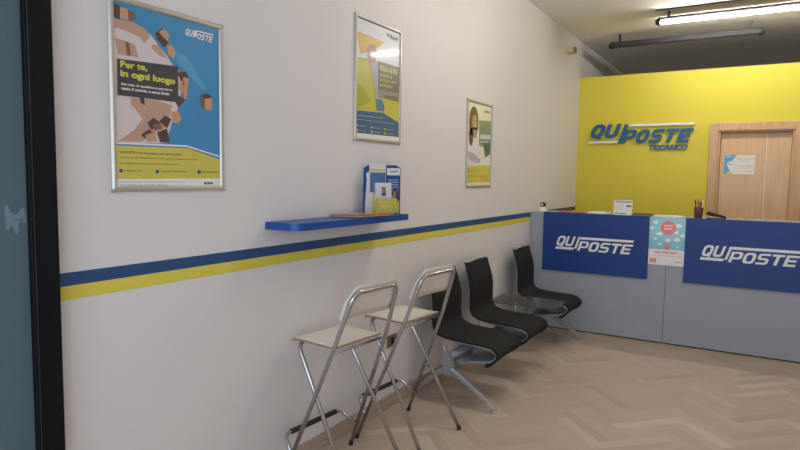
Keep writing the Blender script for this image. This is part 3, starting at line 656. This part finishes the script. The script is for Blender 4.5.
for yb in (3.50, 5.60):
    b_ = MB()
    # hub clamp with two splayed legs, flattened and tapering
    b_.loft([[(.283-q_, yb-.026, z), (.283+q_, yb-.026, z), (.283+q_, yb+.026, z), (.283-q_, yb+.026, z)] for z, q_ in ((.195, .020), (.215, .030), (.27, .028), (.325, .024), (.338, .018))], 'castalu', smooth=False)
    b_.build('hub', bench)
    for x0, z0_, x1, s in ((.30, .225, .612, 1), (.265, .225, .030, -1)):
        lg = MB(); secs = []
        for t_ in [q_/8 for q_ in range(9)]:
            x = x0+(x1-x0)*t_; z = z0_*(1-t_)+.018*t_+.015*math.sin(math.pi*t_); hz = .024*(1-t_)+.008*t_; hy = .024*(1-t_)+.013*t_
            dx, dz = (x1-x0), -z0_; L_ = math.hypot(dx, dz); nx, nz = -dz/L_, dx/L_
            secs.append([(x+nx*hz*a_, yb+hy*b2, z+nz*hz*a_) for a_, b2 in ((-1, -.6), (-.5, -1), (.5, -1), (1, -.5), (1, .5), (.5, 1), (-.5, 1), (-1, .6))])
        lg.loft(secs, 'castalu', smooth=False); lo = lg.build('leg', bench)
        MB().lathe([(.018, 0), (.020, .003), (.018, .010), (.010, .014)], 'alu', (x1, yb, 0)).build('foot_pad', lo)
        lo.matrix_parent_inverse = Matrix.Translation(-bench.location)

# ---------------------------------------------------------------- counter
ZT = 1.150
def counter_unit(x0, x1, label):
    root = empty('reception_counter', (x0, YC, 0), label, 'reception counter', 'front counter units')
    MB().box((x0, YC, .012), (x1-.003, YC+.03, ZT), 'grey', .001).box((x0, YC+.03, .012), (x0+.03, YC+.62, ZT), 'grey').box((x1-.033, YC+.03, .012), (x1-.003, YC+.62, ZT), 'grey').build('body', root)
    MB().box((x0+.005, YC+.012, 0), (x1-.008, YC+.6, .012), 'gapd').build('plinth', root)
    MB().box((x0, YC, ZT), (x1-.003, YC+.35, ZT+.014), 'gtop', .002).build('counter_top', root)
    return root
counter_unit(0.0025, 1.290, 'grey reception counter section against the left wall, behind the end seat')
counter_unit(1.290, 2.580, 'grey reception counter section on the right, in front of the wooden door')
counter_unit(2.580, 3.3, 'plain grey end section of the reception counter beyond the right of the view')
# blue fascia boards with the house mark
for i_, dx in enumerate((0, 1.293)):
    root = empty('sign_board', (.143+dx, YC, .587), ('blue board with a white QUI POSTE mark on the left counter section', 'blue board with a white QUI POSTE mark on the right counter section')[i_], 'sign', 'blue boards on the counter front')
    y_ = YC-.018
    MB().box((.143+dx, y_, .587), (1.133+dx, YC-.0005, 1.168), 'blue', .0015).build('board', root)
    mk = MB()
    def Q(x, y): p = at(520+x/5, 190+y/5, 'y', y_-.001); return Vector((p.x+dx, y_-.0006, p.z))
    p, q_ = Q(178, 277), Q(274, 283)
    zq0, zq1 = Q(180, 278).z, Q(190, 228).z
    xl = p.x; h_ = zq1-zq0
    block_word(mk, 'QU', (xl, p.y, zq0+.004), X, Z, Q(279, 240).x-xl, h_-.002, .32, 'white', ex=3.4, ty=.2)
    # the I shared by both words
    ia, ib = Q(272, 300), Q(290, 234); 
    pz0 = Q(283, 303).z; pz1 = Q(300, 256).z; pe0 = Q(550, 316); pe1 = Q(568, 262)
    block_word(mk, 'POSTE', (Q(285, 300).x, p.y, pz0), X, Z, Q(568, 262).x-Q(285, 300).x, pz1-pz0, .32, 'white', ex=3.4, ty=.2)
    sl = .32
    bt = Q(288, 233); 
    def bar(xa, xb, za, zb):
        mk.poly([(xa, y_-.0007, za), (xb, y_-.0007, za), (xb+sl*(zb-za), y_-.0007, zb), (xa+sl*(zb-za), y_-.0007, zb)], 'white')
    zt1 = Q(300, 235).z; zt0 = Q(300, 247).z
    bar(Q(300, 247).x, Q(566, 257).x, zt0, zt1)
    bar(Q(175, 294).x, Q(266, 298).x, Q(178, 293).z, Q(178, 281).z)
    bar(Q(271, 297).x, Q(271, 297).x+.020, Q(280, 293).z, zt1)
    mk.build('lettering', root)
# service flyer taped between the boards
fl = MB(); y_ = YC-.001; f0, f1, fz0, fz1 = 1.1345, 1.4345, .727, 1.158
fl.box((f0, YC-.0025, fz0), (f1, YC-.0002, fz1), 'paper'); y_ = YC-.0030
def fp(u, v, n=0): return (f0+(f1-f0)*u, y_-.0003*n, fz0+(fz1-fz0)*v)
fl.poly([fp(0, .33), fp(1, .33), fp(1, 1), fp(0, 1)], 'p_aqua'); fl.poly([fp(0, 0), fp(1, 0), fp(1, .33), fp(0, .33)], 'p_white')
for cx_, cy_, rx_, ry_ in ((.17, .90, .08, .035), (.07, .78, .08, .03), (.29, .66, .10, .03), (.17, .55, .05, .022), (.53, .53, .08, .035), (.78, .55, .10, .035), (.80, .84, .12, .035), (.75, .70, .07, .03), (.93, .64, .07, .035), (.31, .44, .05, .022), (.80, .39, .04, .015)):
    fl.poly([fp(cx_+rx_*math.cos(t_*math.pi/7), cy_+ry_*math.sin(t_*math.pi/7), 1) for t_ in range(14)], 'p_cloud')
    fl.poly([fp(cx_+.02+rx_*.6*math.cos(t_*math.pi/7), cy_+.012+ry_*math.sin(t_*math.pi/7), 2) for t_ in range(14)], 'p_cloud')
fl.poly([fp(.53+.215*math.cos(t_*math.pi/16), .79+.15*math.sin(t_*math.pi/16), 3) for t_ in range(32)], 'p_orange')
put_text(fl, 'punto', fp(.41, .81, 4), X, Z, .072, .022, 'p_white', .03); put_text(fl, 'poste', fp(.41, .745, 4), X, Z, .072, .022, 'p_white', .03)
fl.poly([fp(.45, .35, 3), fp(.58, .35, 3), fp(.58, .43, 3), fp(.45, .43, 3)], 'p_orange'); put_text(fl, 'poste', fp(.465, .385, 4), X, Z, .03, .009, 'p_white', .02)
put_text(fl, 'QUI SPEDISCI', fp(.17, .245, 2), X, Z, .195, .022, 'p_orange', .04); put_text(fl, 'e ritiri il tuo pacco online vicino a casa', fp(.1, .19, 2), X, Z, .24, .010, 'p_pink', .02)
fl.poly([fp(.05, .04, 1), fp(.23, .04, 1), fp(.23, .13, 1), fp(.05, .13, 1)], 'p_orange'); put_text(fl, 'punto', fp(.07, .085, 2), X, Z, .04, .010, 'p_white', .02); put_text(fl, 'poste', fp(.07, .055, 2), X, Z, .04, .010, 'p_white', .02)
put_text(fl, 'poste', fp(.76, .06, 2), X, Z, .055, .013, 'p_orange', .03)
tag(fl.build('flyer'), 'aqua flyer with clouds and an orange circle taped between the blue boards', 'flyer')

# ------------------------------------------------- lettering on yellow wall
sg = empty('wall_sign', (.13, YW, 1.82), 'raised blue QUI POSTE TRICARICO lettering with white bars on the yellow wall', 'sign')
def S_(x, y): return at(580+x/6.667, 110+y/6.667, 'y', YW-.03)
dep = .022
def sign_text(txt, lx, ly, rx_, ty, bold, shear, name, k='signblue', d=dep, gap=.012):
    mb = MB(); a_ = S_(lx, ly); b_ = S_(rx_, ty[0]); t_ = S_(ty[1], ty[2])
    if name == 'letter_group': block_word(mb, txt, (a_.x, YW-gap, a_.z), X, Z, b_.x-a_.x, t_.z-a_.z, shear, k, N=-Y, depth=d, tx=.30, ty=.23)
    else: put_text(mb, txt, (a_.x, YW-gap, a_.z), X, Z, b_.x-a_.x, t_.z-a_.z, k, bold, shear, d, -Y)
    return mb.build(name, sg)
sign_text('QU', 60, 190, 276, (103, 80, 98), .06, .34, 'letter_group')
sign_text('POSTE', 272, 222, 762, (117, 300, 132), .06, .34, 'letter_group')
mb = MB(); a_ = S_(250, 222); b_ = S_(308, 95)
mb.prism([(a_.x, YW-.036, a_.z), (a_.x+.040, YW-.036, a_.z), (b_.x+.022, YW-.036, b_.z), (b_.x-.012, YW-.036, b_.z)], (0, dep, 0), 'signblue'); mb.build('letter', sg)
sign_text('TRICARICO', 450, 268, 722, (236, 455, 232), .038, .25, 'small_lettering', 'signblue', .012, .004)
def wbar(x0, y0_, x1, h_):
    a_, b_ = S_(x0, y0_), S_(x1, y0_); mb = MB(); z = a_.z
    mb.prism([(a_.x, YW-.03, z), (b_.x, YW-.03, z), (b_.x+h_*.4, YW-.03, z+h_), (a_.x+h_*.4, YW-.03, z+h_)], (0, .018, 0), 'white'); mb.build('white_bar', sg)
wbar(320, 110, 320, .0) if False else None
pa, pb = S_(322, 106), S_(770, 92)
mb = MB(); mb.prism([(pa.x, YW-.03, 2.128), (pb.x-.01, YW-.03, 2.128), (pb.x, YW-.03, 2.155), (pa.x+.01, YW-.03, 2.155)], (0, .018, 0), 'white'); mb.build('white_bar', sg)
pa, pb = S_(52, 225), S_(262, 218)
mb = MB(); mb.prism([(pa.x, YW-.03, 1.935), (pb.x-.008, YW-.03, 1.935), (pb.x, YW-.03, 1.957), (pa.x+.008, YW-.03, 1.957)], (0, .018, 0), 'white'); mb.build('white_bar', sg)

# certificate on the inner door
ce = MB(); cy_ = YW+.0535; c0_, c1_, cz0, cz1 = 1.618, 1.912, 1.577, 1.787
ce.box((c0_, cy_, cz0), (c1_, YW+.0548, cz1), 'paper')
def cp_(u, v, n=1): return (c0_+(c1_-c0_)*u, cy_-.0003*n, cz0+(cz1-cz0)*v)
ce.poly([cp_(0, 0), cp_(.27, 0), cp_(.14, .35), cp_(.20, .6), cp_(.4, 1), cp_(0, 1)], 'p_blue'); ce.poly([cp_(.05, 0, 2), cp_(.32, 0, 2), cp_(.2, .22, 2)], 'p_yel')
ce.poly([cp_(.21+.11*math.cos(t_*math.pi/10), .52+.15*math.sin(t_*math.pi/10), 3) for t_ in range(20)], 'p_white'); put_text(ce, 'QUI', cp_(.13, .46, 4), X, Z, .045, .02, 'p_navy', .04)
put_text(ce, 'QUIPOSTE', cp_(.05, .88, 4), X, Z, .06, .014, 'p_white', .04)
for u, v, w_, t_ in ((.42, .76, .16, 'CERTIFICATO DI QUALITÀ'), (.48, .66, .10, 'si attesta che'), (.38, .42, .17, 'Punto Tricarico'), (.42, .30, .14, 'è un punto affiliato'), (.72, .12, .06, 'firma')):
    put_text(ce, t_, cp_(u, v, 2), X, Z, w_, .012, 'p_lgrey', .02)
tag(ce.build('certificate'), 'white certificate with blue and yellow corner taped to the wooden door', 'certificate')

# --------------------------------------------------- things on the counter
zt = ZT+.014
def ctr_x(px, y_): return at(px, 212, 'y', y_).x
# small white device with black head
d_ = empty('desk_camera', (.10, 5.96, zt), 'small white device with a round black head on the counter end', 'device')
MB().lathe([(.036, 0), (.038, .006), (.030, .028), (.020, .048)], 'white', (.10, 5.96, zt), 20).build('base', d_)
MB().lathe([(.004, .046), (.021, .050), (.029, .064), (.029, .076), (.020, .090), (.004, .095)], 'rubber', (.10, 5.96, zt), 20).build('head', d_)
MB().prism([(.10+.010*math.cos(t_*math.pi/6), 5.931, zt+.07+.010*math.sin(t_*math.pi/6)) for t_ in range(12)], (0, -.003, 0), 'white').build('lens_ring', d_)
def sheets(name, x0, x1, y0_, y1_, z, h_, rz, mats_, label, cat):
    mb = MB(); c = Vector(((x0+x1)/2, (y0_+y1_)/2)); n = len(mats_)
    for i_, k in enumerate(mats_):
        a_ = rz+.02*((i_*37) % 3-1); pts = []
        for px_, py_ in ((x0, y0_), (x1, y0_), (x1, y1_), (x0, y1_)):
            v = Vector((px_, py_))-c; pts.append((c.x+v.x*math.cos(a_)-v.y*math.sin(a_), c.y+v.x*math.sin(a_)+v.y*math.cos(a_), z+h_*i_/n))
        mb.prism(pts, (0, 0, h_/n*.96), k)
    return tag(mb.build(name), label, cat)
sheets('newspaper', .27, .56, 5.90, 6.12, zt, .010, .05, ['orange', 'brown', 'orange'], 'flat orange-edged booklet on the counter beside the small white device', 'booklet')
sheets('paper_stack', .565, .735, 5.90, 6.10, zt, .018, -.06, ['paper', 'white', 'paper', 'white'], 'small stack of white papers on the counter left of the upright card', 'papers')
sheets('folder', .965, 1.135, 5.885, 6.12, zt, .014, .04, ['rubber', 'gtop', 'rubber'], 'dark flat folder on the counter right of the upright card', 'folder')
sheets('paper_sheets', 1.16, 1.40, 5.885, 6.09, zt, .010, -.03, ['white', 'paper'], 'flat white paper sheets on the counter above the aqua flyer', 'papers')
# upright card
cd = MB(); cx0, cx1, yy = .800, .965, 5.915
cd.prism([(cx0, yy, zt), (cx1, yy, zt), (cx1, yy+.022, zt+.140), (cx0, yy+.022, zt+.140)], (0, .002, 0), 'paper')
cd.prism([(cx0+.05, yy+.004, zt), (cx0+.05, yy+.07, zt), (cx0+.05, yy+.018, zt+.09)], (.06, 0, 0), 'paper')
def kd(u, v, n=1): return (cx0+(cx1-cx0)*u, yy+.022*v-.0004*n, zt+.14*v)
for u0, v0, u1, v1, k in ((.05, .86, .95, .92, 'p_navy'), (.68, .55, .95, .68, 'p_jeans'), (.1, .08, .2, .16, 'p_dark'), (.28, .08, .7, .13, 'p_dark')): cd.poly([kd(u0, v0), kd(u1, v0), kd(u1, v1), kd(u0, v1)], k)
for i_ in range(5): cd.poly([kd(.08, .78-.1*i_), kd(.58, .78-.1*i_), kd(.58, .795-.1*i_), kd(.08, .795-.1*i_)], 'p_lgrey')
tag(cd.build('notice_card'), 'white printed notice card standing upright on the left counter section', 'card')
# pen pot and pens
px0, py0 = 1.525, 5.94
pot = MB(); pot.lathe([(.030, 0), (.034, .004), (.036, .05), (.040, .098), (.034, .098), (.031, .012)], 'brown', (px0, py0, zt), 20)
tag(pot.build('pen_pot'), 'plain brown pen pot on the right counter section', 'pot')
for i_, (dx, dy, tx, ty, hh, k, nm) in enumerate(((-.012, .0, -.030, .0, .165, 'rubber', 'black pen leaning left in the brown pot, leftmost of the pens'), (.0, .008, -.008, .008, .170, 'red', 'red pen standing second from left in the brown pot'), (.004, -.01, .010, -.012, .158, 'red', 'red pen at the front of the brown pot'), (.015, .0, .036, .0, .160, 'white', 'white pen leaning right in the brown pot'), (-.004, .014, .018, .02, .150, 'signblue', 'blue pen at the back of the brown pot'))):
    pe = MB(); pe.tube([(px0+dx, py0+dy, zt+.014), (px0+tx, py0+ty, zt+hh-.012), (px0+tx*1.05, py0+ty*1.05, zt+hh)], [.0042, .0048, .0035], k, 8); pe.tube([(px0+tx*.86, py0+ty*.86, zt+hh-.035), (px0+tx, py0+ty, zt+hh-.011)], .0056, k, 8)
    tag(pe.build('pen'), nm, 'pen', 'pens in the brown pot')
# black stapler lying open-mouthed
sp = empty('stapler', (1.66, 5.93, zt), 'black stapler on the right counter section beside the pen pot', 'stapler')
MB().box((1.59, 5.912, zt), (1.745, 5.948, zt+.010), 'rubber', .003).build('base', sp)
MB().loft([[(x, 5.912+s_, z0_), (x, 5.948-s_, z0_), (x, 5.946-s_, z1_), (x, 5.914+s_, z1_)] for x, z0_, z1_, s_ in ((1.59, zt+.040, zt+.055, .004), (1.605, zt+.034, zt+.066, 0), (1.66, zt+.022, zt+.050, 0), (1.735, zt+.010, zt+.030, 0), (1.745, zt+.010, zt+.022, .003))], 'rubber').build('arm', sp)

# -------------------------------------------------- wall plate, small box
wp = empty('wall_outlet', (0, 3.23, .40), 'small bronze switch plate low on the wall between the stools', 'outlet')
MB().box((0, 3.175, .398), (.008, 3.288, .478), 'brass', .002).build('plate', wp)
MB().box((.008, 3.215, .415), (.010, 3.248, .462), 'rubber', .0005).build('insert', wp)
MB().box((.010, 3.221, .428), (.012, 3.242, .449), 'dark', .0005).build('socket', wp)
bx = empty('wall_box', (0, 6.95, 2.93), 'small beige plastic box high on the left wall near the ceiling', 'box')
MB().box((0, 6.90, 2.935), (.085, 7.05, 3.00), 'cream', .006).build('housing', bx)
MB().box((.085, 6.91, 2.94), (.088, 7.04, 2.995), 'brass').build('cover', bx)

# ------------------------------------------------------------ ceiling tubes
def fixture(x0, x1, y_, z, lit, label):
    root = empty('tube_light', ((x0+x1)/2, y_, z), label, 'ceiling light', 'ceiling tube fixtures')
    h_ = MB(); h_.prism([(x0+.03, y_-.045, z+.045), (x0+.03, y_-.05, z+.028), (x0+.03, y_-.03, z+.018), (x0+.03, y_+.03, z+.018), (x0+.03, y_+.05, z+.028), (x0+.03, y_+.045, z+.045)], (x1-x0-.06, 0, 0), 'darkfix'); 
    if not lit: h_.box((x0+.03, y_-.05, z-.008), (x1-.03, y_+.05, z+.045), 'darkfix', .004)
    h_.build('housing', root)
    for xa, s in ((x0, 1), (x1, -1)):
        e_ = MB(); pts = [(y_+.052*math.cos(t_*math.pi/9), z+.012+.034*math.sin(t_*math.pi/9)) for t_ in range(18)]
        e_.loft([[(xa+s*d, y_+(a_-y_)*r_, z+.012+(b_-z-.012)*r_) for a_, b_ in pts] for d, r_ in ((0, .55), (.012, .9), (.03, 1), (.05, 1))], 'darkfix', smooth=False); e_.build('end_cap', root)
    MB().tube([(x0+.045, y_, z), (x1-.045, y_, z)], .014, 'tube' if lit else 'p_dgrey', 14, ).build('tube', root)
    for xa in (x0+.12, x1-.12):
        MB().box((xa-.012, y_-.012, z+.043), (xa+.012, y_+.012, ZC), 'darkfix').build('bracket', root)
    return root
fixture(.985, 2.52, 6.62, 3.075, True, 'glowing white tube fixture at top right, just in front of the unlit black one')
fixture(.42, 1.955, 3.95, 3.075, True, 'glowing tube fixture on the ceiling close to the left wall above the bar stools')
fixture(.365, 1.93, 7.40, 3.045, False, 'unlit black tube fixture on the ceiling close to the yellow wall')
cdt = MB().tube([(1.0, 6.50, ZC-.006), (3.0, 6.50, ZC-.006)], .006, 'darkfix', 8)
tag(cdt.build('ceiling_cable'), 'thin dark cable along the ceiling above the lit tube', 'cable')

# ---------------------------------------------------------------- lighting
world = bpy.data.worlds.new('sky'); SC.world = world; world.use_nodes = True
bg = world.node_tree.nodes['Background']; bg.inputs['Color'].default_value = (.62, .74, .92, 1); bg.inputs['Strength'].default_value = .4
def area(name, loc, rot, sx, sy, power, col):
    l = bpy.data.lights.new(name, 'AREA'); l.shape = 'RECTANGLE'; l.size = sx; l.size_y = sy; l.energy = power; l.color = col
    o = bpy.data.objects.new(name, l); o.location = loc; o.rotation_euler = rot; C.objects.link(o); return o
area('daylight', (1.95, YF-.15, 1.5), (math.radians(90), 0, math.radians(0)), 3.6, 2.3, 88, (.74, .83, 1))
SC.view_settings.view_transform = 'Standard'; SC.view_settings.look = 'None'; SC.view_settings.gamma = 1
SC.view_settings.use_curve_mapping = False; SC.view_settings.exposure = 0
